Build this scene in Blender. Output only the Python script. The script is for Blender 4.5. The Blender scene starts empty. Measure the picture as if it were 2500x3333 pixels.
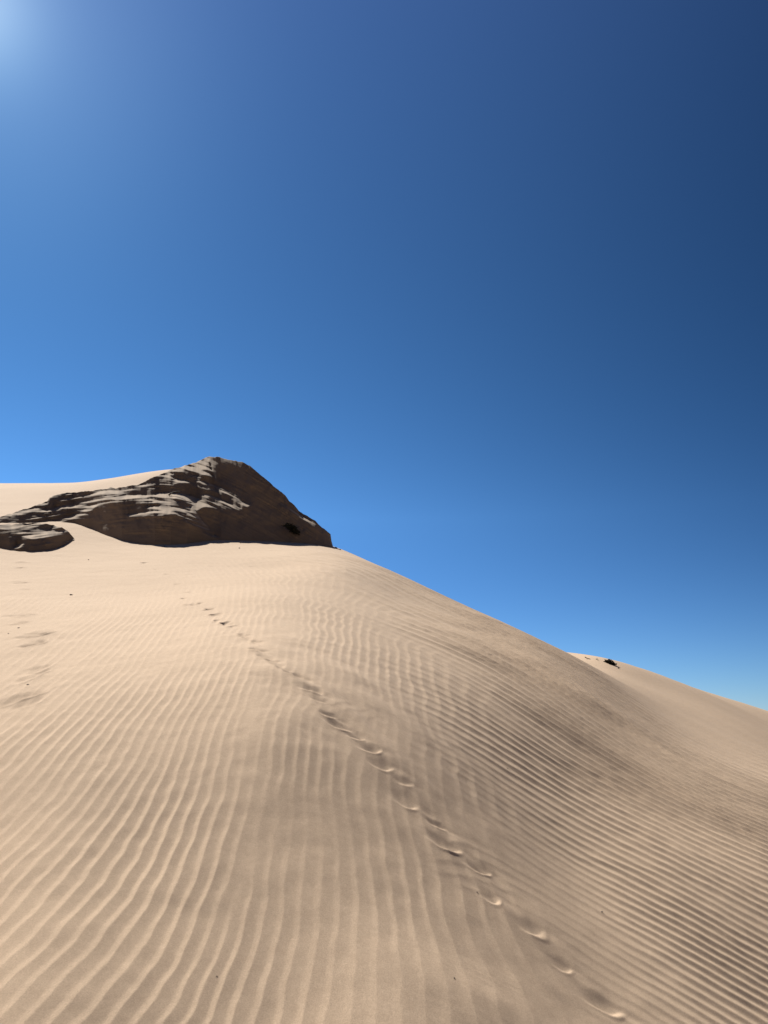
import bpy, math
import numpy as np
from mathutils import Vector

# ------------------------------------------------------------------ camera, sky, sun, exposure
scene = bpy.context.scene
C = scene.collection
HC = 1.61                                    # height of the phone above the sand
PITCH = math.radians(15.0)
FPX = 2503.0                                 # focal length in photo pixels (photo 2500 x 3333)
cam_d = bpy.data.cameras.new('camera')
cam = bpy.data.objects.new('camera', cam_d); C.objects.link(cam)
cam.location = (0, 0, HC)
cam.rotation_euler = (math.pi / 2 + PITCH, 0, 0)
cam_d.sensor_fit = 'HORIZONTAL'; cam_d.sensor_width = 36.0; cam_d.lens = 36.0 * FPX / 2500.0
cam_d.clip_start = 0.05; cam_d.clip_end = 20000.0
scene.camera = cam

SUN_AZ, SUN_EL = math.radians(-34.5), math.radians(43.3)   # azimuth from +Y, negative to the left
SUN_V = Vector((math.sin(SUN_AZ) * math.cos(SUN_EL), math.cos(SUN_AZ) * math.cos(SUN_EL), math.sin(SUN_EL)))
SKY_0, SKY_Z, SKY_Z2 = (-1.5579, -1.0903, -0.5442), (-6.7282, -4.9682, -4.8115), (6.2379, 4.0769, 3.9771)
SKY_H = (-12.0, -9.5, -7.0)
SKY_S, SKY_A, SKY_B = (2.5726, 2.3246, 1.985), (1.02, 0.68, 0.41), (0.90, 0.66, 0.36)
w = bpy.data.worlds.new('World'); scene.world = w; w.use_nodes = True
nt = w.node_tree; nt.nodes.clear()
sky = nt.nodes.new('ShaderNodeTexSky'); sky.sky_type = 'NISHITA'; sky.sun_disc = False
sky.sun_elevation = SUN_EL; sky.sun_rotation = SUN_AZ
sky.altitude = 1500.0; sky.air_density = 1.0; sky.dust_density = 0.0; sky.ozone_density = 2.5
bg = nt.nodes.new('ShaderNodeBackground'); bg.inputs['Strength'].default_value = 0.05
wo = nt.nodes.new('ShaderNodeOutputWorld'); tcw = nt.nodes.new('ShaderNodeTexCoord')
def wmath(op, a, b=None):
    m_ = nt.nodes.new('ShaderNodeMath'); m_.operation = op
    for k_, v_ in enumerate((a, b)):
        if v_ is None: continue
        if isinstance(v_, (int, float)): m_.inputs[k_].default_value = v_
        else: nt.links.new(v_, m_.inputs[k_])
    return m_.outputs[0]
def wvec(op, a, b):
    m_ = nt.nodes.new('ShaderNodeVectorMath'); m_.operation = op
    for k_, v_ in enumerate((a, b)):
        if isinstance(v_, tuple): m_.inputs[k_].default_value = v_
        elif v_ is not None: nt.links.new(v_, m_.inputs[k_])
    return m_
sepw = nt.nodes.new('ShaderNodeSeparateXYZ'); nt.links.new(tcw.outputs['Generated'], sepw.inputs[0])
zup = wmath('MAXIMUM', sepw.outputs[2], 0.0)                           # height in the sky
cs = wmath('MAXIMUM', wvec('DOT_PRODUCT', tcw.outputs['Generated'], tuple(SUN_V)).outputs['Value'], 0.0)   # nearness to the sun
grade = None
# deep dry desert air: darker and bluer overhead and away from the sun, a soft aureole round the sun
for coef, term in (SKY_0, None), (SKY_Z, zup), (SKY_Z2, wmath('MULTIPLY', zup, zup)), (SKY_S, cs), (SKY_H, wmath('MULTIPLY', wmath('MAXIMUM', wmath('SUBTRACT', 0.25, zup), 0.0), wmath('POWER', cs, 3.0))), (SKY_A, wmath('POWER', cs, 40.0)), (SKY_B, wmath('POWER', cs, 420.0)):
    if term is None: v_ = wvec('ADD', coef, (0, 0, 0)).outputs[0]
    else:
        sc_ = nt.nodes.new('ShaderNodeVectorMath'); sc_.operation = 'SCALE'; sc_.inputs[0].default_value = coef; nt.links.new(term, sc_.inputs['Scale']); v_ = sc_.outputs[0]
    grade = v_ if grade is None else wvec('ADD', grade, v_).outputs[0]
sg = nt.nodes.new('ShaderNodeSeparateXYZ'); nt.links.new(grade, sg.inputs[0]); cg = nt.nodes.new('ShaderNodeCombineXYZ')
for k_ in range(3): nt.links.new(wmath('POWER', math.e, sg.outputs[k_]), cg.inputs[k_])
fin = wvec('MULTIPLY', sky.outputs['Color'], cg.outputs[0])
nt.links.new(fin.outputs[0], bg.inputs['Color']); nt.links.new(bg.outputs['Background'], wo.inputs['Surface'])

sun_d = bpy.data.lights.new('sun', 'SUN'); sun_d.energy = 5.0; sun_d.angle = math.radians(0.53)
sun_d.color = (1.0, 0.95, 0.87)
sun = bpy.data.objects.new('sun', sun_d); C.objects.link(sun)
sun.rotation_euler = SUN_V.to_track_quat('Z', 'Y').to_euler()

scene.view_settings.view_transform = 'Standard'; scene.view_settings.look = 'None'
scene.view_settings.exposure = 1.0; scene.view_settings.gamma = 1.0; scene.view_settings.use_curve_mapping = False
scene.cycles.max_bounces = 6; scene.cycles.diffuse_bounces = 4

# ------------------------------------------------------------------ small maths helpers
CP, SP = math.cos(PITCH), math.sin(PITCH)
def ray(px, py):
    """photo pixel -> azimuth from +Y (positive right) and tangent of the elevation, seen from the phone"""
    u = (np.asarray(px, float) - 1250.0) / FPX; v = -(np.asarray(py, float) - 1666.5) / FPX
    f = CP - v * SP; z = SP + v * CP
    return np.arctan2(u, f), z / np.hypot(u, f)
def sst(a, b, x):
    t = np.clip((x - a) / (b - a), 0, 1); return t * t * (3 - 2 * t)
_tiles = {}
def noise(x, y, scale, seed):
    """smooth periodic noise, about unit variance, feature size = scale"""
    if seed not in _tiles:
        n = 256; rng = np.random.default_rng(seed)
        k = np.fft.fftfreq(n); kk = k[:, None] ** 2 + k[None, :] ** 2
        t = np.fft.ifft2(np.fft.fft2(rng.standard_normal((n, n))) * np.exp(-kk * (6.0 * math.pi) ** 2 / 2)).real
        _tiles[seed] = t / t.std()
    return bil(_tiles[seed], np.asarray(x) / scale * 6.0, np.asarray(y) / scale * 6.0)
def bil(t, x, y):
    n = t.shape[0]
    xf = np.floor(x); yf = np.floor(y); a = x - xf; b = y - yf
    a = a * a * (3 - 2 * a); b = b * b * (3 - 2 * b)
    i = xf.astype(np.int64) % n; j = yf.astype(np.int64) % n; i1 = (i + 1) % n; j1 = (j + 1) % n
    return (t[i, j] * (1 - a) * (1 - b) + t[i1, j] * a * (1 - b) + t[i, j1] * (1 - a) * b + t[i1, j1] * a * b)

# ------------------------------------------------------------------ the dune: sight lines met at chosen distances, a smooth surface through them
GZ = 0.0
CTRL = []
def col(px, *pairs):
    for py, r in pairs: CTRL.append((px, py, r))
col(-500, (3333, 2.3), (2400, 4.4), (2100, 7.0), (1900, 11.5), (1800, 15.5))
col(0, (3333, 1.9), (2800, 2.55), (2400, 3.45), (2100, 5.6), (1950, 8.7), (1850, 12.5), (1790, 15.0), (1690, 20.0), (1610, 28.0), (1577, 36.0))
col(220, (1785, 15.6), (1700, 19.5), (1620, 26.0), (1572, 35.0))
col(450, (3333, 1.9), (2800, 2.48), (2400, 3.2), (2100, 4.95), (1950, 8.0), (1850, 12.0), (1775, 16.5), (1690, 21.0), (1554, 34.0))
col(600, (1770, 16.6), (1525, 30.0))
col(900, (3333, 1.95), (2800, 2.47), (2400, 3.08), (2100, 4.45), (1950, 6.9), (1850, 11.8), (1768, 18.0))
col(1000, (1773, 18.0), (1745, 25.0))
col(1110, (1850, 11.5), (1810, 14.5), (1787, 20.0))
col(1300, (3333, 1.97), (2800, 2.6), (2400, 3.5), (2200, 4.85), (2050, 7.4), (1950, 10.7), (1871, 16.4))
col(1600, (3333, 2.09), (2800, 2.93), (2500, 4.02), (2300, 5.5), (2150, 7.8), (2060, 10.6), (2013, 14.3))
col(1850, (3333, 2.29), (2800, 3.5), (2500, 5.15), (2300, 7.4), (2200, 9.7), (2128, 14.3))
col(2150, (3333, 2.58), (2800, 4.1), (2550, 6.2), (2450, 8.0), (2380, 10.2), (2320, 13.0), (2240, 20.0), (2196, 26.0))
col(2500, (3333, 3.05), (2850, 4.75), (2680, 6.6), (2570, 9.2), (2480, 13.2), (2400, 19.5), (2360, 26.0), (2320, 36.0))
col(2900, (3333, 3.75), (2850, 6.4), (2720, 10.0), (2620, 18.0), (2500, 36.0), (2440, 50.0))
col(1960, (2142, 21.5))
# beyond the crests the land falls away out of sight
BEYOND = [(-500, 1600, 60), (0, 1660, 70), (450, 1660, 60), (900, 1800, 42), (1110, 1860, 36), (1300, 1960, 32), (1300, 2100, 60),
          (1600, 2080, 22), (1600, 2170, 45), (1790, 2150, 19), (2150, 2240, 50), (2500, 2352, 70), (2900, 2480, 85),
          (0, 1900, 140), (900, 2000, 120), (1600, 2250, 120), (2500, 2390, 120), (-500, 1850, 130), (2900, 2450, 130)]
P = np.array(CTRL + BEYOND, float)
PHI, E = ray(P[:, 0], P[:, 1])
KPH = 2.2
def tps_k(d2): return np.where(d2 > 1e-14, 0.5 * d2 * np.log(np.maximum(d2, 1e-14)), 0.0)
XA = np.stack([PHI * KPH, np.log(P[:, 2])], 1); YA = E + HC / P[:, 2]
# where the ground under and beside the photographer carries on the same plane
for ph in (-0.62, -0.3, 0.0, 0.3, 0.62):
    r = 0.9; XA = np.vstack([XA, [ph * KPH, math.log(r)]]); YA = np.append(YA, 0.51 * math.cos(ph) - 0.16 * math.sin(ph))
n = len(XA)
D2 = ((XA[:, None] - XA[None]) ** 2).sum(-1)
A = np.zeros((n + 3, n + 3)); A[:n, :n] = tps_k(D2) + np.eye(n) * 3.5e-3
A[:n, n] = 1; A[:n, n + 1:] = XA; A[n:, :n] = A[:n, n:].T
W = np.linalg.solve(A, np.append(YA, [0, 0, 0]))
def chord(phi, L):
    """mean slope from the photographer's feet to the point at azimuth phi and distance exp(L)"""
    x = np.asarray(phi) * KPH; out = W[n] + W[n + 1] * x + W[n + 2] * L
    for i in range(n):
        out = out + W[i] * tps_k((x - XA[i, 0]) ** 2 + (L - XA[i, 1]) ** 2)
    return out
PG = np.linspace(-0.80, 0.80, 181); LG = np.linspace(math.log(0.35), math.log(150), 260)
TG = chord(PG[:, None], LG[None, :])
def sm_height(phi, r):
    """smooth dune height"""
    phi = np.asarray(phi, float); r = np.asarray(r, float); L = np.log(np.clip(r, 0.36, 149.0))
    a = np.clip((np.clip(phi, -0.79, 0.79) - PG[0]) / (PG[1] - PG[0]), 0, len(PG) - 1.001)
    b = np.clip((L - LG[0]) / (LG[1] - LG[0]), 0, len(LG) - 1.001)
    i = a.astype(int); j = b.astype(int); a = a - i; b = b - j
    # Catmull-Rom along both axes keeps the shading smooth
    def w4(t): return (-.5*t+t*t-.5*t**3, 1-2.5*t*t+1.5*t**3, .5*t+2*t*t-1.5*t**3, -.5*t*t+.5*t**3)
    wa, wb = w4(a), w4(b); t = 0
    for p in range(4):
        ii = np.clip(i + p - 1, 0, len(PG) - 1)
        for q in range(4):
            t = t + wa[p] * wb[q] * TG[ii, np.clip(j + q - 1, 0, len(LG) - 1)]
    z = t * np.minimum(r, 149.0)
    bk = sst(0.72, 1.6, np.abs(phi))                       # beside and behind: the plane of the slope, easing out
    pl = (0.51 * np.cos(phi) - 0.16 * np.sin(phi)) * 18.0 * np.tanh(r / 18.0)
    z = z * (1 - bk) + pl * bk
    far = sst(90, 145, r)                                  # the plain around the dune
    return z * (1 - far) + (-9.0) * far
def hit(px, py, r_max=60.0):
    """first meeting of a sight line with the smooth dune -> azimuth, distance"""
    ph, e = ray(px, py); rs = np.exp(np.linspace(math.log(0.8), math.log(r_max), 2600))
    above = sm_height(np.full_like(rs, float(ph)), rs) - HC - e * rs
    k = np.nonzero(above >= 0)[0]
    if len(k) == 0: return float(ph), float(rs[np.argmax(above / rs)])
    k = max(k[0], 1); t = above[k - 1] / (above[k - 1] - above[k])
    return float(ph), float(rs[k - 1] + t * (rs[k] - rs[k - 1]))
def hit_xy(px, py):
    ph, r = hit(px, py); return np.array([r * math.sin(ph), r * math.cos(ph)])

# ------------------------------------------------------------------ wind ripples: a phase whose level lines follow the crests
def fit_phase(polys, spacing, horizontal, deg):
    """least squares polynomial in (azimuth, log distance): level along the given crest lines, one turn per measured spacing"""
    rows, rhs = [], []
    terms = [(i, j) for i in range(deg + 1) for j in range(deg + 1) if 0 < i + j <= deg]
    def basis(p):
        ph, r = hit(*p); L = math.log(r); return np.array([ph ** i * L ** j for i, j in terms])
    sp = np.array(spacing, float)
    for pl in polys:
        for p, q in zip(pl[:-1], pl[1:]):
            mx, my = (p[0] + q[0]) / 2, (p[1] + q[1]) / 2
            s_ = sp[np.argmin((sp[:, 0] - mx) ** 2 + (sp[:, 1] - my) ** 2), 2]
            wt = 1.0 * s_ / math.hypot(p[0] - q[0], p[1] - q[1]) ** 0.5 / 12.0
            rows.append((basis(q) - basis(p)) * wt); rhs.append(0.0)
    for x, y, s_ in spacing:
        b0, b1 = (basis((x - s_ / 2, y)), basis((x + s_ / 2, y))) if horizontal else (basis((x, y + s_ / 2)), basis((x, y - s_ / 2)))
        rows.append((b1 - b0) * 2.0); rhs.append(2.0)
    M = np.array(rows); q = np.linalg.solve(M.T @ M + 1e-6 * np.eye(len(terms)), M.T @ np.array(rhs))
    res = M @ q - np.array(rhs); k = len(spacing)
    print('phase fit rms along', round(float(np.sqrt((res[:-k] ** 2).mean())), 3), 'across', np.round(1 + res[-k:] / 2, 2))
    def f(phi, L):
        out = 0
        for (i, j), c in zip(terms, q): out = out + c * phi ** i * L ** j
        return out
    return f
POLY1 = [[(0, 2722), (244, 2560)], [(0, 2804), (271, 2598)], [(0, 3042), (271, 2825), (472, 2608)], [(108, 3221), (325, 2972), (521, 2663)],
         [(380, 3042), (548, 2825)], [(597, 2874), (667, 2701), (711, 2554)], [(640, 3042), (694, 2912), (760, 2679)],
         [(684, 3287), (754, 3026), (808, 2793)], [(814, 3221), (900, 2988)], [(0, 2372), (289, 2169)], [(260, 2367), (477, 2126)],
         [(386, 2367), (564, 2208)], [(559, 2372), (631, 2232)], [(135, 2499), (366, 2232)], [(1147, 2253), (1191, 2388)],
         [(1288, 2258), (1342, 2345), (1440, 2551)], [(1012, 2372), (1017, 2204)], [(922, 2497), (930, 2432)], [(1066, 2470), (1077, 2589)],
         [(707, 1936), (718, 1896)], [(809, 1939), (812, 1896)], [(765, 2011), (801, 1961)], [(827, 2066), (859, 1979)], [(874, 1954), (870, 1899)],
         [(924, 2044), (932, 1979)], [(986, 2026), (975, 1936)], [(472, 2178), (617, 2033)], [(1520, 2663), (1547, 2733)],
         [(1363, 2760), (1439, 2880), (1455, 3015), (1477, 3260)], [(1180, 2920), (1190, 3200)], [(20, 2100), (200, 2010)]]
POLY2 = [[(1931, 2688), (2110, 2789), (2327, 2910), (2500, 3021)], [(2163, 3098), (2278, 3141), (2399, 3194)], [(1736, 2837), (1864, 2910), (1989, 3016)],
         [(1965, 2804), (2134, 2890)], [(2028, 3146), (2182, 3242), (2327, 3319)], [(1714, 2543), (2013, 2731)], [(2057, 2534), (2500, 2789)],
         [(2134, 2500), (2500, 2659)], [(1700, 2195), (2086, 2412), (2490, 2600)], [(1700, 2436), (1989, 2600)], [(1700, 2090), (1902, 2190)],
         [(1305, 2236), (1451, 2274), (1700, 2421)], [(1272, 2112), (1451, 2193), (1700, 2301)], [(1180, 1965), (1397, 2046), (1700, 2193)],
         [(1070, 1837), (1175, 1859)], [(1269, 2112), (1406, 2149)], [(1153, 2022), (1262, 2054)], [(1189, 1888), (1500, 2026)],
         [(711, 1798), (852, 1816), (1000, 1863)], [(2000, 2260), (2250, 2390), (2490, 2490)], [(2100, 2240), (2490, 2415)], [(1500, 2700), (1640, 2790)], [(1700, 3180), (1800, 3300)]]
SPACE1 = [(122, 2640, 72), (135, 2930, 80), (400, 2830, 80), (325, 2972, 82), (470, 2930, 80), (667, 2701, 72), (700, 2900, 82), (750, 3050, 86), (850, 3100, 88),
          (150, 2270, 48), (370, 2250, 44), (470, 2290, 44), (600, 2300, 42), (250, 2370, 50), (1170, 2320, 44), (1350, 2400, 50), (1015, 2290, 42), (925, 2465, 54),
          (1070, 2530, 58), (712, 1916, 31), (810, 1917, 31), (783, 1986, 34), (843, 2022, 36), (872, 1926, 31), (928, 2011, 36), (980, 1980, 34), (545, 2100, 38),
          (1535, 2700, 66), (1450, 2950, 76), (1185, 3060, 84), (110, 2060, 34)]
SPACE2 = [(1931, 2688, 30), (2110, 2789, 30), (2327, 2910, 34), (2278, 3141, 45), (1864, 2910, 42), (2134, 2890, 36), (2182, 3242, 52), (1850, 2630, 26),
          (2250, 2650, 22), (2300, 2560, 17), (2086, 2412, 14), (1850, 2510, 24), (1800, 2160, 10), (1451, 2274, 32), (1500, 2370, 36), (1580, 2300, 24),
          (1451, 2193, 24), (1397, 2046, 17), (1120, 1850, 9), (1340, 2130, 28), (1200, 2035, 28), (1350, 1970, 13), (850, 1816, 10), (1570, 2750, 50), (1750, 3250, 60),
          (2250, 2400, 10), (2400, 2480, 10), (2050, 2260, 9), (2450, 2420, 9)]
PH1 = fit_phase(POLY1, [(x, y, d * 0.74) for x, y, d in SPACE1], True, 5); PH2 = fit_phase(POLY2, [(x, y, d * (0.62 if d > 20 else 1.0)) for x, y, d in SPACE2], False, 4)
def defects(phi, L, cyc, seed, along, across, mean):
    """slowly wandering phase with the forks and line ends that real ripples have"""
    rng = np.random.default_rng(seed); nn = 256
    k = np.fft.fftfreq(nn); kk = k[:, None] ** 2 + k[None, :] ** 2
    z = rng.standard_normal((nn, nn)) + 1j * rng.standard_normal((nn, nn))
    b = np.fft.ifft2(np.fft.fft2(z) * np.exp(-kk * (5.0 * math.pi) ** 2 / 2)); b = b / np.abs(b).std() * 0.7 + mean
    return bil(b, cyc / across * 5.0, L / along * 5.0)
def ripple_profile(th, rise):
    """one ripple per turn: short steep side first, then a long gentle back, rounded at crest and trough"""
    f = np.mod(th / (2 * math.pi), 1.0)
    a = np.clip(f / rise, 0, 1); b = np.clip((f - rise) / (1 - rise), 0, 1)
    return np.where(f < rise, a ** 1.35, (1 - b) ** 1.5)
# image-space borders of the two ripple families become borders on the ground
BORDER = np.array([hit(px, py) for px, py in [(760, 1790), (960, 1850), (1120, 1950), (1210, 2060), (1330, 2230), (1450, 2430), (1560, 2620), (1690, 2800), (1850, 3000), (2050, 3333)]])
o_ = np.argsort(BORDER[:, 1]); BORDER = BORDER[o_]
def border_phi(L): return np.interp(L, np.log(BORDER[:, 1]), BORDER[:, 0])

def ripples(phi, r):
    L = np.log(r); X = r * np.sin(phi); Y = r * np.cos(phi); h_ = 2e-3
    w2 = r / np.maximum(np.hypot(PH2(phi + h_, L) - PH2(phi - h_, L), PH2(phi, L + h_) - PH2(phi, L - h_)) / (2 * h_), 1e-3)
    keep = sst(0.028, 0.045, w2) * (1 - sst(0.40, 0.60, w2)) * (1 - sst(13.0, 17.0, r)) * (1 - sst(10.5, 15.0, r) * sst(0.24, 0.34, phi)); w2 = np.clip(w2, 0.04, 0.26); near = 1 - sst(3.5, 7.0, r)
    #                                        # length of the flank ripples on the ground
    wx = 0.20 * noise(X, Y, 0.55, 11) + 0.09 * noise(X, Y, 0.2, 12) + 0.045 * near * noise(X, Y, 0.06, 27)
    c1 = PH1(phi, L) + wx; c2 = PH2(phi, L) + 0.10 * noise(X, Y, 1.3, 13) + 0.06 * noise(X, Y, 0.35, 14) + 0.04 * near * noise(X, Y, 0.07, 28)
    d1 = defects(phi, L, c1, 21, 0.30, 4.5, 0.50); d2 = defects(phi, L, c2, 22, 0.5, 7.0, 0.8)
    a1 = np.clip(np.abs(d1), 0, 1.1); a2 = np.clip(np.abs(d2), 0, 1.1)
    cen = np.exp(-((phi - border_phi(L) + 0.15) / 0.15) ** 2)            # crumpled band along the old trail
    p1 = ripple_profile(2 * math.pi * c1 + np.angle(d1) + 0.9 * cen * near * noise(X, Y, 0.16, 30), 0.36)
    p2 = ripple_profile(2 * math.pi * c2 + np.angle(d2), 0.34)
    u = phi - border_phi(L) + 0.018 * noise(X, Y, 0.5, 15)
    m2 = sst(-0.10, 0.12, u) * (0.18 + 0.82 * sst(0.0, 0.26, u + 0.03 * noise(X, Y, 0.8, 16)))
    m2 = np.maximum(m2, 0.13 * sst(-0.30, -0.10, u) * sst(0.5, 1.4, noise(X, Y, 0.16, 29)))      # lone short ripples straying over the border
    m1 = 1 - 0.85 * sst(-0.02, 0.20, u)
    patch = np.clip(0.82 + 0.26 * noise(X, Y, 1.6, 17) + 0.22 * noise(X, Y, 0.33, 25), 0.2, 1.3)
    fade_far = 1 - sst(16, 30, r)
    smooth_crest = 1 - 0.8 * sst(-0.9, 0.0, -np.abs(phi + 0.36) / 0.25) * sst(8.0, 10.5, r)
    h1 = 0.0037 * a1 * p1 * m1 * patch * (1 - 0.45 * cen) * smooth_crest
    h2 = 0.125 * w2 * keep * a2 * p2 * m2 * np.clip(0.9 + 0.2 * noise(X, Y, 1.1, 18), 0.4, 1.3)
    h3 = 0.0030 * cen * near * noise(X + 0.4 * Y, 0.6 * Y, 0.085, 19) + 0.0013 * noise(X, Y, 0.17, 20) * (1 - 0.7 * m2) + 0.0005 * noise(X, Y, 0.045, 26)
    lump = (0.0045 * noise(X, Y, 1.9, 23) + 0.0022 * noise(X, Y, 0.6, 24)) * (1 - 0.5 * sst(0.0, 0.2, u))
    h4 = 0.006 * noise(X + 0.6 * Y, 0.35 * Y, 0.55, 33) * sst(10.0, 14.0, r) * sst(0.15, 0.3, phi) * (1 - sst(45, 70, r))
    return h4 + (h1 + h2 + h3) * fade_far * sst(0.6, 1.2, r) + lump * sst(1.0, 3.0, r) * (1 - sst(40, 80, r))

# ------------------------------------------------------------------ old tracks pressed into the sand
TRAIL_MID = [(1965, 3273), (1835, 3146), (1732, 3032), (1599, 2923), (1553, 2825), (1447, 2747), (1425, 2682), (1327, 2606), (1317, 2546), (1245, 2491),
             (1207, 2437), (1150, 2390), (1093, 2350), (1033, 2274), (979, 2204), (930, 2180), (881, 2150), (834, 2116), (830, 2087), (783, 2066), (762, 2039),
             (707, 2022), (700, 2002), (650, 1966), (617, 1972), (613, 1928), (574, 1901), (541, 1870), (508, 1855), (469, 1834),
             (1075, 2322), (1005, 2240), (955, 2195), (903, 2166), (858, 2136), (800, 2076), (735, 2030), (676, 1984), (596, 1950)]
TRAIL_LEFT = [(60, 2270), (95, 2285), (100, 2200), (122, 2178), (115, 2098), (125, 2070), (68, 2032), (65, 2008), (83, 1920), (70, 1898), (65, 1850), (70, 1832)]
PRINTS = []
def trail(pts, length, width, depth, lean, soft):
    for k, (px, py) in enumerate(pts):
        p = hit_xy(px, py); q = hit_xy(px + 14, py + 14 * lean); d = q - p; d = d / np.linalg.norm(d)     # long axis of the print
        a = math.atan2(d[1], d[0]) + 0.22 * math.sin(7.1 * k); f = (1 + 0.22 * math.sin(3.7 * k + 1)) * (1 + 0.07 * min(6, max(0, math.hypot(p[0], p[1]) - 2.5))); g_ = f * float(np.interp(math.hypot(p[0], p[1]), [2.2, 2.7, 3.4, 4.0, 6.0, 8.0, 11.0], [1.0, 0.8, 0.8, 1.2, 1.4, 1.0, 1.1]))
        PRINTS.append((p[0], p[1], a, length * f, width * f * (1 + 0.15 * math.sin(2.9 * k)), depth * g_ * (0.85 + 0.3 * math.sin(5.3 * k)), soft))
trail(TRAIL_MID, 0.036, 0.026, 0.0098, 0.28, 0)
trail(TRAIL_LEFT, 0.075, 0.045, 0.0115, -0.35, 1)
def dents(X, Y):
    z = np.zeros_like(X)
    for px, py, a, ln, wd, dp, soft in PRINTS:
        R = 4.0 * ln
        m = (np.abs(X - px) < R) & (np.abs(Y - py) < R)
        if not m.any(): continue
        x = X[m] - px; y = Y[m] - py
        s = (x * math.cos(a) + y * math.sin(a)) / ln; t = (x * math.sin(a) - y * math.cos(a)) / wd       # t grows towards the photographer
        s = s + 0.16 * noise(x + px, y + py, 0.07, 31); t = t + 0.16 * noise(x + px, y + py, 0.05, 32)
        w_ = t + 0.45 * s * s                              # the near wall curves round the ends of the print
        bowl = sst(-1.9, 0.2, w_) * (1 - sst(0.45, 0.95, w_)) * np.exp(-np.abs(s) ** 3)
        lip = np.exp(-((w_ - 1.12) / 0.20) ** 2) * np.exp(-(s / 1.05) ** 2)
        spill = sst(1.0, 1.3, w_) * np.exp(-((w_ - 1.3) / 0.9) ** 2) * np.exp(-(s / 0.9) ** 2)
        d = -dp * bowl + 0.46 * dp * lip + 0.16 * dp * spill
        if not soft:                                       # sand dragged from the print below and to the right
            d = d - 0.35 * dp * sst(0.4, 1.3, s) * (1 - sst(1.6, 3.4, s)) * np.exp(-((t - 0.5 * (s - 1)) / 0.8) ** 2)
        z[m] += d
    return z

# ------------------------------------------------------------------ mesh helpers
def mesh_from_grid(name, co, mat, closed=False):
    """co: (rows, cols, 3) -> one smooth quad sheet"""
    nr, nc = co.shape[:2]; me = bpy.data.meshes.new(name)
    idx = np.arange(nr * nc, dtype=np.int32).reshape(nr, nc)
    if closed: idx = np.concatenate([idx, idx[:, :1]], 1)
    q = np.stack([idx[:-1, :-1], idx[:-1, 1:], idx[1:, 1:], idx[1:, :-1]], -1).reshape(-1, 4)
    me.vertices.add(nr * nc); me.vertices.foreach_set('co', np.ascontiguousarray(co, dtype=np.float32).ravel())
    me.loops.add(q.size); me.loops.foreach_set('vertex_index', q.ravel().astype(np.int32))
    me.polygons.add(len(q)); me.polygons.foreach_set('loop_start', np.arange(0, q.size, 4, dtype=np.int32))
    me.polygons.foreach_set('use_smooth', np.ones(len(q), dtype=bool))
    me.update(calc_edges=True); me.materials.append(mat)
    o = bpy.data.objects.new(name, me); C.objects.link(o); return o
def tag(o, label=None, cat=None, group=None, kind=None):
    if label: o['label'] = label
    if cat: o['category'] = cat
    if group: o['group'] = group
    if kind: o['kind'] = kind
    return o

# ------------------------------------------------------------------ materials
def new_mat(name):
    m = bpy.data.materials.new(name); m.use_nodes = True; t = m.node_tree; t.nodes.clear()
    out = t.nodes.new('ShaderNodeOutputMaterial'); b = t.nodes.new('ShaderNodeBsdfPrincipled')
    t.links.new(b.outputs['BSDF'], out.inputs['Surface']); b.inputs['Roughness'].default_value = 0.95
    b.inputs['Specular IOR Level'].default_value = 0.15
    return m, t, b
def nz(t, scale, detail=4, rough=0.6, vec=None):
    x = t.nodes.new('ShaderNodeTexNoise'); x.inputs['Scale'].default_value = scale; x.inputs['Detail'].default_value = detail
    x.inputs['Roughness'].default_value = rough
    if vec is not None: t.links.new(vec, x.inputs['Vector'])
    return x
def ramp(t, src, stops):
    r = t.nodes.new('ShaderNodeValToRGB'); e = r.color_ramp.elements
    while len(e) < len(stops): e.new(0.5)
    for k, (p, c) in enumerate(stops): e[k].position = p; e[k].color = (*c, 1)
    t.links.new(src, r.inputs['Fac']); return r
def mix(t, a, b, fac, mode='MIX'):
    m = t.nodes.new('ShaderNodeMix'); m.data_type = 'RGBA'; m.blend_type = mode
    t.links.new(a, m.inputs[6]); t.links.new(b, m.inputs[7])
    if isinstance(fac, float): m.inputs[0].default_value = fac
    else: t.links.new(fac, m.inputs[0])
    return m
def sand_material(name, lo, hi, grain, drift_and_sunlight=None, bump=0.5):
    m, t, b = new_mat(name); tc = t.nodes.new('ShaderNodeTexCoord'); v = tc.outputs['Object']
    big = ramp(t, nz(t, 0.35, 5, 0.6, v).outputs['Fac'], [(0.3, lo), (0.7, hi)])
    g1 = ramp(t, nz(t, 260.0, 3, 0.8, v).outputs['Fac'], [(0.25, (1 - grain,) * 3), (0.75, (1 + grain * 0.9,) * 3)])
    g2 = ramp(t, nz(t, 45.0, 4, 0.7, v).outputs['Fac'], [(0.3, (0.93, 0.92, 0.91)), (0.7, (1.05, 1.05, 1.05))])
    c = mix(t, big.outputs['Color'], g1.outputs['Color'], 1.0, 'MULTIPLY')
    c = mix(t, c.outputs[2], g2.outputs['Color'], 1.0, 'MULTIPLY')
    if drift_and_sunlight:
        at = t.nodes.new('ShaderNodeAttribute'); at.attribute_name = 'drift_and_sunlight'; dc = t.nodes.new('ShaderNodeRGB'); dc.outputs[0].default_value = (*drift_and_sunlight, 1)
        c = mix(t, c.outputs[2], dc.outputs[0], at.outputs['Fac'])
    t.links.new(c.outputs[2], b.inputs['Base Color'])
    bp = t.nodes.new('ShaderNodeBump'); bp.inputs['Strength'].default_value = bump; bp.inputs['Distance'].default_value = 0.003
    t.links.new(nz(t, 300.0, 5, 0.85, v).outputs['Fac'], bp.inputs['Height']); t.links.new(bp.outputs['Normal'], b.inputs['Normal'])
    b.inputs['Roughness'].default_value = 1.0
    return m
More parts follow.
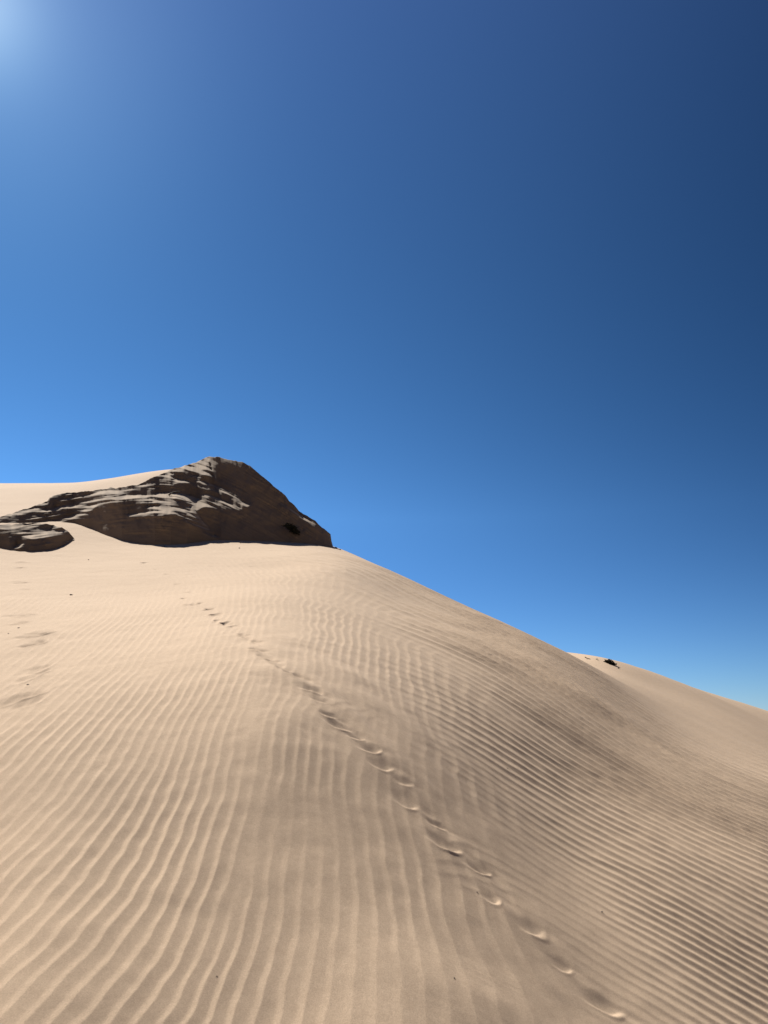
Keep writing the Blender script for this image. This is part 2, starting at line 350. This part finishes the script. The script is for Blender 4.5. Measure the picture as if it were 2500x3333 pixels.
M_SAND = sand_material('dry_sand', (0.43, 0.320, 0.221), (0.47, 0.353, 0.247), 0.22)
M_ROCK = sand_material('packed_sand', (0.165, 0.123, 0.088), (0.20, 0.152, 0.110), 0.10, drift_and_sunlight=(0.34, 0.262, 0.186), bump=0.2)  # second, paler tone puts sunlight into the ledge colour, besides loose sand

# ------------------------------------------------------------------ the dune sheet
fine = 0.00125
dense = np.arange(-0.60, 0.60 + fine, fine)
side = 0.60 + np.cumsum(np.geomspace(fine, 0.12, 42)); side = side[side < math.pi - 0.03]
phis = np.concatenate([-side[::-1], dense, side])
ls = [math.log(0.25)]
while math.exp(ls[-1]) < 9000:
    r = math.exp(ls[-1])
    ls.append(ls[-1] + (0.03 if r < 1.0 else 0.006 if r < 1.6 else 0.0024 if r < 5 else 0.0014 if r < 16 else 0.0024 if r < 22 else 0.0024 + 0.03 * min(1, math.log(r / 22) / 1.5)))
rs = np.exp(np.array(ls))
PH, RR = np.meshgrid(phis, rs)
Z = np.empty_like(PH)
for k in range(0, len(rs), 100):
    p_, r_ = PH[k:k + 100], RR[k:k + 100]
    Z[k:k + 100] = sm_height(p_, r_)
    md = (np.abs(p_) < 0.66) & (r_ > 0.5) & (r_ < 85)
    if md.any():
        rr, pp = r_[md], p_[md]; zz = Z[k:k + 100]
        zz[md] += (ripples(pp, rr) + dents(rr * np.sin(pp), rr * np.cos(pp))) * (1 - sst(0.60, 0.66, np.abs(pp)))
co = np.stack([RR * np.sin(PH), RR * np.cos(PH), Z], -1)
print('dune grid', co.shape)
tag(mesh_from_grid('sand_dune', co, M_SAND, closed=True), kind='structure')

# ------------------------------------------------------------------ wind-carved outcrops: steep shaded faces and thin ledges
SX0, SY0, SW, SH = -140, 1460, 1300, 360                   # photo window the carving was measured in
def poly_mask(poly, blur):
    yy, xx = np.mgrid[SY0:SY0 + SH, SX0:SX0 + SW]; inside = np.zeros(xx.shape, bool)
    n_ = len(poly)
    for i in range(n_):
        (x0, y0), (x1, y1) = poly[i], poly[(i + 1) % n_]
        if y0 == y1: continue
        c = ((yy >= min(y0, y1)) & (yy < max(y0, y1))) & (xx < x0 + (yy - y0) * (x1 - x0) / (y1 - y0))
        inside ^= c
    return gblur(inside.astype(float), blur, blur)
def gblur(a, sy, sx):
    for ax, sg in ((0, sy), (1, sx)):
        if sg <= 0: continue
        k = np.exp(-0.5 * (np.arange(-int(3 * sg) - 1, int(3 * sg) + 2) / sg) ** 2); k /= k.sum(); h = len(k) // 2
        p = np.pad(a, [(h, h) if i == ax else (0, 0) for i in (0, 1)], mode='edge')
        a = sum(k[i] * (p[i:i + a.shape[0]] if ax == 0 else p[:, i:i + a.shape[1]]) for i in range(len(k)))
    return a
DARK = [  # steep faces
    [(682, 1484), (770, 1496), (833, 1528), (892, 1579), (933, 1614), (978, 1661), (1080, 1736), (1090, 1795), (970, 1780), (782, 1775), (735, 1762), (665, 1700), (640, 1665),
     (665, 1650), (719, 1646), (774, 1660), (813, 1648), (828, 1634), (743, 1597), (690, 1575), (650, 1562), (660, 1553), (696, 1556), (692, 1532), (684, 1513)],
    [(559, 1583), (578, 1573), (614, 1571), (641, 1583), (672, 1595), (704, 1601), (712, 1614), (676, 1609), (637, 1612), (590, 1605)],
    [(676, 1607), (740, 1612), (790, 1638), (730, 1632), (690, 1618)],
    [(566, 1538), (600, 1536), (650, 1551), (600, 1562), (565, 1553)],
    [(285, 1682), (300, 1658), (319, 1645), (362, 1633), (422, 1629), (452, 1632), (470, 1648), (500, 1670), (539, 1689), (531, 1676), (570, 1674), (598, 1690), (640, 1712), (680, 1735),
     (702, 1757), (640, 1785), (420, 1785), (300, 1740), (255, 1702)],
    [(155, 1652), (160, 1625), (180, 1612), (222, 1606), (190, 1627), (165, 1648)],
    [(205, 1658), (250, 1654), (245, 1664), (210, 1668)],
    [(290, 1622), (345, 1612), (330, 1622), (295, 1628)],
    [(395, 1600), (470, 1588), (520, 1596), (500, 1612), (420, 1610)],
    [(10, 1704), (39, 1688), (38, 1675), (108, 1680), (72, 1694)],
    [(-140, 1720), (0, 1729), (45, 1738), (90, 1753), (151, 1768), (208, 1775), (165, 1800), (-140, 1800)],
    [(163, 1765), (181, 1754), (211, 1751), (243, 1753), (196, 1768)],
]
LIGHT = [  # gentle, sunlit
    [(590, 1570), (637, 1562), (690, 1571), (743, 1593), (815, 1631), (812, 1645), (775, 1644), (735, 1605), (690, 1586), (630, 1575)],
    [(560, 1613), (640, 1611), (676, 1608), (740, 1628), (784, 1640), (780, 1644), (720, 1638), (660, 1629), (560, 1623)],
    [(520, 1631), (600, 1629), (660, 1640), (720, 1652), (774, 1660), (770, 1665), (700, 1655), (620, 1646), (520, 1645)],
    [(600, 1531), (690, 1512), (692, 1520), (610, 1539)], [(600, 1552), (690, 1534), (694, 1541), (640, 1553)],
    [(-140, 1700), (0, 1704), (120, 1712), (225, 1738), (212, 1752), (182, 1752), (165, 1764), (150, 1765), (90, 1749), (45, 1734), (0, 1725), (-140, 1715)],
    [(95, 1672), (150, 1655), (160, 1668), (110, 1684)],
    [(590, 1508), (640, 1502), (668, 1496), (676, 1520), (640, 1534), (570, 1530)],
    [(300, 1598), (450, 1582), (540, 1550), (560, 1560), (480, 1585), (380, 1602), (330, 1606)],
    [(200, 1690), (290, 1650), (420, 1618), (500, 1618), (440, 1628), (330, 1640), (280, 1670), (240, 1695)],
    [(904, 1638), (915, 1634), (990, 1683), (1078, 1736), (1049, 1734), (1001, 1699), (951, 1677)],
    [(806, 1518), (837, 1540), (896, 1583), (876, 1581), (853, 1556)],
    [(590, 1690), (612, 1682), (665, 1715), (719, 1750), (690, 1752), (640, 1716)],
    [(809, 1657), (830, 1664), (852, 1680), (826, 1668)],
    [(36, 1792), (60, 1768), (84, 1762), (70, 1780), (48, 1796)],
    [(400, 1676), (480, 1664), (505, 1668), (470, 1682), (430, 1684)],
]
xs_, ys_ = np.arange(SX0, SX0 + SW), np.arange(SY0, SY0 + SH)
slope_dir = np.interp(xs_, [-140, 100, 250, 400, 500, 600, 700, 800, 900, 1000, 1160], [0.10, -0.10, -0.14, -0.10, 0.0, 0.22, 0.42, 0.52, 0.62, 0.66, 0.66])
FLOW = np.cumsum(slope_dir)                                # strata follow this line, sliding up and down
QQ = ys_[:, None] - FLOW[None, :]; XX = np.broadcast_to(xs_[None, :].astype(float), QQ.shape)
TURN = poly_mask(DARK[0], 4.0)
lay = noise(QQ + 3 * noise(XX, QQ, 60, 52), XX / 24.0, 4.9, 51) + 0.9 * noise(QQ, XX / 11.0, 3.0, 53)
dark = np.clip(sum(poly_mask(p, 1.3) for p in DARK), 0, 1); light = np.clip(sum(poly_mask(p, 1.6) * (1 - 0.95 * sst(650.0, 790.0, XX) if i < 5 else 1.0) for i, p in enumerate(LIGHT)), 0, 1)
fan = np.exp(-((XX - 640) / 170.0) ** 2)
ledge = 40.0 + (17.0 + 7 * fan) * lay - 3.0 * fan
ledge = ledge + 8.0 * np.exp(-((XX - 250) / 110.0) ** 2) * (ys_[:, None] < 1690)
ledge = ledge + 10.0 * np.exp(-((XX - 680) / 95.0) ** 2 - ((ys_[:, None] - 1600) / 60.0) ** 2) + 9.0 * np.exp(-((XX - 700) / 65.0) ** 2 - ((ys_[:, None] - 1535) / 55.0) ** 2) + 4.0 * np.exp(-((XX - 670) / 60.0) ** 2 - ((ys_[:, None] - 1640) / 60.0) ** 2)
SLOPE = np.clip(ledge, 24, 66) * (1 - dark) + (53.0 + 5.0 * TURN + 9.0 * poly_mask(DARK[4], 3.0) + 3.5 * lay) * dark
SLOPE = SLOPE * (1 - light * 0.85) + np.clip(27.0 + 10.0 * lay, 14, 56) * light * 0.85
TAN = np.tan(np.radians(np.clip(SLOPE, 14, 80)))
def outcrop(name, top, base, mat, x0, x1, rows=190, step=1.5, back=5.0):
    name_wide = x1 > 600
    cx = np.arange(x0, x1 + step, step); tx = np.interp(cx, *zip(*top)); bx = np.interp(cx, *zip(*base)); tx = np.minimum(tx, bx - 0.4)
    tx = tx + 1.1 * noise(cx, 0 * cx, 14.0, 54) + 0.6 * noise(cx, 0 * cx, 5.0, 55)
    tx = np.minimum(tx, bx - 0.4)
    ctl = np.linspace(x0, x1, 24); rb = np.array([hit(a, b)[1] for a, b in zip(ctl, np.interp(ctl, *zip(*base)))])
    rb = np.interp(cx, ctl, gblur(rb[None], 0, 0.8)[0])
    t = np.linspace(0, 1, rows)[:, None]; py = bx + t * (tx - bx); px = np.broadcast_to(cx, py.shape)
    ph, e = ray(px, py)
    tn = bil_lin(TAN, py - SY0, px - SX0)
    de = np.diff(e, axis=0); den = np.maximum(0.5 * (tn[1:] + tn[:-1]) - 0.5 * (e[1:] + e[:-1]), 0.14)
    g_ = de / den; tot = g_.sum(0); g_ = g_ * (gblur(tot[None], 0, 75.0)[0] / np.maximum(tot, 1e-4)) ** 0.7 if name_wide else g_
    ln = relief(g_, 0.12 * ((bx - tx).mean() / rows / step) ** 2, 0.0016 * sst(540.0, 680.0, px)[1:])
    hpx = (bx - tx) / 200.0
    lump = 0.0011 * noise(px, py, 30, 56) + 0.00045 * noise(px, py, 9, 57) + 0.00025 * noise(QQ_at(px, py), px / 14, 4.0, 58)
    r = rb * np.exp(ln + lump * np.minimum(1, 4 * t) * np.minimum(1, hpx * 4))
    z = HC + r * e
    GR[len(GR)] = (px, py, r)
    X = r * np.sin(ph); Y = r * np.cos(ph)
    front = np.stack([X, Y, z], -1)
    # root below the sand, and the far side falling away behind the crest
    d = np.stack([np.sin(ph[0]), np.cos(ph[0])], -1)
    foot = []
    for k in (2, 1):
        f = front[0].copy(); f[:, :2] -= d * 0.10 * k; f[:, 2] -= 0.35 * k; foot.append(f)
    dt = np.stack([np.sin(ph[-1]), np.cos(ph[-1])], -1); rear = []
    hgt = z[-1] - z[0]
    for k in range(1, 25):
        u = k / 24.0; f = front[-1].copy(); f[:, :2] += dt * (back * u)[..., None] if np.ndim(back * u) else dt * back * u
        f[:, 2] -= (hgt + 2.2) * (u ** 1.25) + 0.03 * noise(f[:, 0], f[:, 1], 0.7, 59); rear.append(f)
    o = mesh_from_grid(name, np.concatenate([np.array(foot), front, np.array(rear)], 0)[::-1], mat)
    dr = sst(38, 27, np.degrees(np.arctan(gblur(tn, 1.5, 2.0)))) * np.clip(0.75 + 0.35 * noise(px, py, 12.0, 60), 0, 1)   # gentle ledges paler: their sunlight painted into the colour, with some loose sand
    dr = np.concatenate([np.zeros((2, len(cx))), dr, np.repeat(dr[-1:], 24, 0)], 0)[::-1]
    at = o.data.attributes.new('drift_and_sunlight', 'FLOAT', 'POINT'); at.data.foreach_set('value', np.ascontiguousarray(dr, dtype=np.float32).ravel())
    return o
def relief(g, mu, gx):
    """depth whose steps up the face follow g while neighbouring columns stay close: cosine modes across, tridiagonal up"""
    nr, nc = g.shape; ge = np.concatenate([g, g[:, ::-1]], 1); G = np.fft.rfft(ge, axis=1)
    k2 = 2 - 2 * np.cos(2 * math.pi * np.arange(G.shape[1]) / (2 * nc))
    rhs = G.copy(); rhs[:-1] -= G[1:]
    lat = np.concatenate([-gx[:, :1], gx[:, :-2] - gx[:, 1:-1], gx[:, -2:-1]], 1)       # faces that turn away to the right
    rhs += mu * np.fft.rfft(np.concatenate([lat, lat[:, ::-1]], 1), axis=1)
    diag = np.full((nr, len(k2)), 2.0); diag[-1] = 1.0; diag += mu * k2
    for i in range(1, nr):
        m = -1.0 / diag[i - 1]; diag[i] += m; rhs[i] -= m * rhs[i - 1]
    x = np.empty_like(rhs); x[-1] = rhs[-1] / diag[-1]
    for i in range(nr - 2, -1, -1): x[i] = (rhs[i] + x[i + 1]) / diag[i]
    return np.concatenate([np.zeros((1, nc)), np.fft.irfft(x, 2 * nc, axis=1)[:, :nc]], 0)
def QQ_at(px, py): return py - np.interp(px, xs_, FLOW)
def bil_lin(a, y, x):
    y = np.clip(y, 0, a.shape[0] - 1.001); x = np.clip(x, 0, a.shape[1] - 1.001); i = y.astype(int); j = x.astype(int); u = y - i; v = x - j
    return a[i, j] * (1 - u) * (1 - v) + a[i + 1, j] * u * (1 - v) + a[i, j + 1] * (1 - u) * v + a[i + 1, j + 1] * u * v
GR = {}
TOP_A = [(-130, 1700), (0, 1681), (60, 1664), (99, 1653), (154, 1632), (163, 1617), (187, 1608), (226, 1604), (301, 1597), (347, 1591), (452, 1578), (500, 1553), (547, 1533), (600, 1515), (637, 1503),
         (665, 1493), (680, 1487), (712, 1489), (742, 1496), (770, 1499), (790, 1504), (833, 1531), (860, 1554), (892, 1583), (915, 1602), (933, 1618), (942, 1631), (978, 1665), (1020, 1693), (1050, 1717), (1076, 1738), (1079, 1760), (1085, 1784)]
BASE_A = [(-130, 1704), (0, 1709), (72, 1700), (150, 1702), (200, 1700), (240, 1692), (262, 1702), (300, 1725), (360, 1750), (420, 1767), (500, 1775), (560, 1775), (640, 1767), (690, 1758), (719, 1753), (735, 1757), (782, 1763), (876, 1763), (970, 1767), (1030, 1776), (1085, 1786)]
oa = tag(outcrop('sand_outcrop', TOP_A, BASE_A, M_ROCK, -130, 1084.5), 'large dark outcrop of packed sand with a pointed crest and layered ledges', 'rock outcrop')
TOP_B = [(-130, 1704), (0, 1706), (60, 1705), (120, 1703), (165, 1706), (200, 1716), (225, 1733), (243, 1754)]
BASE_B = [(-130, 1772), (0, 1782), (45, 1793), (105, 1796), (169, 1792), (205, 1777), (243, 1755)]
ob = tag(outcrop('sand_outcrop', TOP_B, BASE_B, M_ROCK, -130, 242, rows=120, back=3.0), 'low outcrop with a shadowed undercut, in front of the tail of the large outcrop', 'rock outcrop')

# ------------------------------------------------------------------ plants, sticks and stones
def plain(name, lo, hi, scale, rough=0.85):
    m, t, b = new_mat(name); tc = t.nodes.new('ShaderNodeTexCoord')
    t.links.new(ramp(t, nz(t, scale, 3, 0.6, tc.outputs['Object']).outputs['Fac'], [(0.3, lo), (0.7, hi)]).outputs['Color'], b.inputs['Base Color'])
    b.inputs['Roughness'].default_value = rough; return m
M_TWIG = plain('dry_twig', (0.018, 0.014, 0.011), (0.04, 0.032, 0.025), 30.0)
M_LEAF = plain('dark_leaf', (0.012, 0.014, 0.010), (0.028, 0.028, 0.020), 25.0)
M_STONE = plain('dark_stone', (0.09, 0.075, 0.062), (0.16, 0.132, 0.108), 60.0)
class Mesh:
    def __init__(self): self.v, self.f = [], []
    def tube(self, pts, radii, sides=5):
        pts = [Vector(p) for p in pts]; b0 = len(self.v)
        for i, p in enumerate(pts):
            d = (pts[min(i + 1, len(pts) - 1)] - pts[max(i - 1, 0)]).normalized()
            u = d.orthogonal().normalized(); q = d.cross(u)
            for k in range(sides):
                a = 2 * math.pi * k / sides; self.v.append(p + (u * math.cos(a) + q * math.sin(a)) * radii[i])
        for i in range(len(pts) - 1):
            for k in range(sides):
                k1 = (k + 1) % sides; self.f.append((b0 + i * sides + k, b0 + i * sides + k1, b0 + (i + 1) * sides + k1, b0 + (i + 1) * sides + k))
        self.f.append(tuple(b0 + k for k in range(sides))[::-1]); e = b0 + (len(pts) - 1) * sides; self.f.append(tuple(e + k for k in range(sides)))
    def leaf(self, p, d, n, ln, wd):
        d = Vector(d).normalized(); s_ = d.cross(Vector(n)).normalized() * wd; b0 = len(self.v); p = Vector(p); up = Vector(n).normalized() * ln * 0.12
        self.v += [p, p + d * ln * 0.45 + s_ + up, p + d * ln, p + d * ln * 0.45 - s_ + up, p + d * ln * 0.5]
        self.f += [(b0, b0 + 1, b0 + 4), (b0 + 1, b0 + 2, b0 + 4), (b0 + 2, b0 + 3, b0 + 4), (b0 + 3, b0, b0 + 4)]
    def build(self, name, mat, parent=None, loc=(0, 0, 0)):
        me = bpy.data.meshes.new(name); me.from_pydata([tuple(v) for v in self.v], [], self.f); me.update(); me.materials.append(mat)
        for p in me.polygons: p.use_smooth = True
        o = bpy.data.objects.new(name, me); C.objects.link(o); o.location = loc
        if parent is not None: o.parent = parent
        return o
def empty(name, loc):
    o = bpy.data.objects.new(name, None); C.objects.link(o); o.location = loc; o.empty_display_size = 0.1; return o
def on_sand(px, py, r_far=None):
    """point of the finished sand surface in the sight line of a photo pixel"""
    ph, r = hit(px, py)
    if r_far: r = r_far
    h = float(sm_height(ph, r)) + float(ripples(np.array([ph]), np.array([r]))[0]); return Vector((r * math.sin(ph), r * math.cos(ph), h)), r
def on_rock(name, px, py):
    gx, gy, gr = GR[name]; k = np.argmin((gx - px) ** 2 + (gy - py) ** 2); ph, e = ray(gx.flat[k], gy.flat[k]); r = gr.flat[k]
    return Vector((r * math.sin(ph), r * math.cos(ph), HC + r * e)), r
rnd = np.random.default_rng(77)
def shrub(name, at, half, height, lean, n_twig, n_leaf, label, cat, tail=None):
    """low dark tangle: woody twigs with small leathery leaves; half = half width, lean = slope of its outline to the right"""
    root = tag(empty(name, at), label, cat)
    wood, leaves = Mesh(), Mesh()
    for k in range(n_twig):
        a = rnd.uniform(-1, 1); x1 = a * half; z1 = height * (1 - a * a) ** 0.7 * rnd.uniform(0.55, 1.1) + lean * x1
        y1 = -rnd.uniform(0.02, 0.16) * (1 + half); m1 = Vector((x1 * 0.5 + rnd.normal(0, half * 0.08), y1 * 0.6, z1 * 0.55))
        wood.tube([(x1 * 0.1, 0.05, lean * x1 * 0.1 - 0.03), m1, (x1, y1, z1)], [0.011, 0.008, 0.003])
    for k in range(n_leaf):
        a = np.clip(rnd.normal(0.1, 0.5), -1, 1); b = rnd.uniform(-0.25, 1)
        c = Vector((a * half, -rnd.uniform(0.0, 0.2), height * (1 - a * a) ** 0.8 * b + lean * a * half))
        leaves.leaf(c, (rnd.normal(), rnd.normal(), rnd.normal() - 0.2), (rnd.normal(), -1 + rnd.normal() * 0.6, rnd.normal()), rnd.uniform(0.04, 0.085), rnd.uniform(0.012, 0.024))
    if tail:
        pts = [Vector((0, -0.03, 0)).lerp(Vector(tail), t) + Vector((0, 0, 0.03 * math.sin(5 * t))) for t in (0, 0.3, 0.6, 1.0)]
        wood.tube(pts, [0.03, 0.022, 0.014, 0.005])
    wood.build('twigs', M_TWIG, root); leaves.build('foliage', M_LEAF, root); return root
p_, r_ = on_rock(0, 953, 1729)
shrub('dry_bush', p_ + Vector((0, -0.05, 0)), 0.17, 0.10, -0.55, 26, 420, 'small black bush clinging to the shaded face of the large outcrop', 'bush', tail=(-0.29, 0.02, 0.17))
p_, r_ = on_sand(1981, 2150, 21.0)
shrub('desert_shrub', p_, 0.125, 0.040, -0.38, 16, 260, 'low dark shrub on the skyline of the distant dune', 'shrub', tail=(-0.17, 0.05, 0.06))
# sticks: a curved black branch on the ledge and bits of dry wood along the far crest
def stick(at, pts, rad, label):
    m = Mesh(); m.tube(pts, [rad * f for f in np.linspace(1.0, 0.45, len(pts))], 6); o = m.build('dead_branch', M_TWIG, None, at)
    return tag(o, label, 'branch')
p_, r_ = on_rock(0, 574, 1612)
k_ = r_ / FPX
stick(p_ + Vector((0, -0.07, 0.01)), [(-21 * k_, -0.02, -5 * k_), (-14 * k_, -0.03, 1 * k_), (-2 * k_, -0.02, 6 * k_), (10 * k_, 0.0, 8.5 * k_), (20 * k_, 0.03, 9 * k_)], 0.02, 'curved black branch lying on a pale ledge of the large outcrop')
SK = [((1912, 2135), [(-8, 5), (-2, 1), (6, -1), (9, -4)], 'longest of the thin dark twigs on the far dune crest, left end of the row'),
      ((1943, 2139), [(-3, 1), (0, 4), (2, 0), (5, -2)], 'forked little twig on the far dune crest, between the longest twig and the shrub')]
for (px, py), pts, lab in SK:
    p_, r_ = on_sand(px, py, 21.0); k_ = r_ / FPX
    stick(p_ + Vector((0, 0, 0.012)), [(x * k_, -0.01 * i, y * k_) for i, (x, y) in enumerate(pts)], 0.012, lab)
def stone(at, size, squash, seed):
    g = np.random.default_rng(seed); m = Mesh(); nu, nv = 9, 6; q = g.normal(0, 1, (3, 3)) * 0.35
    for j in range(nv + 1):
        th = math.pi * j / nv
        for i in range(nu):
            a = 2 * math.pi * i / nu; d = Vector((math.sin(th) * math.cos(a), math.sin(th) * math.sin(a), math.cos(th)))
            f = 1 + 0.25 * math.sin(3 * d.x + q[0, 0] * 6) * math.cos(2.3 * d.y + q[1, 1] * 6) + 0.12 * math.sin(6 * d.z + q[2, 2] * 9 + 4 * d.x)
            m.v.append(Vector((d.x * size * f * 1.25, d.y * size * f, d.z * size * f * squash)))
    for j in range(nv):
        for i in range(nu):
            i1 = (i + 1) % nu; m.f.append((j * nu + i, (j + 1) * nu + i, (j + 1) * nu + i1, j * nu + i1))
    o = m.build('pebble', M_STONE, None, at + Vector((0, 0, size * squash * 0.45))); o.rotation_euler = (0, 0, seed * 1.7); return o
for k, (px, py, hw, lab) in enumerate([(1093, 1786, 5.5, 'larger crumb of dark packed sand fallen at the right tip of the large outcrop'), (1106, 1791, 3.5, 'smaller crumb of dark packed sand just right of the larger one at the outcrop tip')]):
    p_, r_ = on_sand(px, py); o_ = tag(stone(p_, hw * r_ / FPX, 0.45, 40 + k), lab, 'rock', 'crumbs beside the outcrop'); o_.name = 'fallen_crumb'; o_.data.materials[0] = M_ROCK
STONES = [  # photo position, half width in photo pixels, flatness, label
    ((231, 1938), 6.5, 0.6, 'largest lone grey pebble on bare sand right of the left footprints, well below the outcrops'),
    ((60, 2049), 4.5, 0.5, 'flat dark chip at the lower edge of a footprint in the left trail, mid-length'),
    ((27, 2067), 3.0, 0.7, 'tiny dark pebble at the left picture edge, just below the chip in the footprint'),
    ((91, 2226), 6.0, 0.35, 'flat dark flake under the rim of the nearest group of left footprints'),
    ((288, 1824), 3.2, 0.7, 'small pebble on smooth sand below the left end of the big shaded hollow'),
    ((533, 1778), 5.0, 0.5, 'dark pebble at the foot of the big shaded hollow of the large outcrop'),
    ((717, 1768), 4.2, 0.7, 'pebble just below the sand saddle at the middle of the outcrop base'),
    ((783, 1767), 4.5, 0.7, 'upper of two pebbles under the right half of the large outcrop'),
    ((779, 1785), 4.0, 0.6, 'lower of two pebbles under the right half of the large outcrop'),
    ((2013, 2175), 4.5, 0.7, 'single pebble on the pale far dune, right below the dark shrub'),
    ((1959, 2974), 4.8, 0.45, 'small dark fragment on rippled sand right of the middle tracks'),
    ((1553, 2901), 3.6, 0.5, 'dark crumb lying inside one of the middle tracks, beside its bright lower rim'),
    ((1479, 3182), 3.4, 0.8, 'dark round speck of stone on foreground sand left of the nearest middle tracks'),
    ((1652, 2502), 4.0, 0.45, 'little dark chip on the flank where the fine dense ripples begin'),
    ((706, 3174), 2.6, 0.8, 'minute dark grain on the bottom foreground ripples left of centre')]
for k, ((px, py), hw, sq, lab) in enumerate(STONES):
    p_, r_ = on_sand(px, py); tag(stone(p_, 0.6 * hw * r_ / FPX, sq, k + 1), lab, 'pebble', 'stray pebbles on the sand')
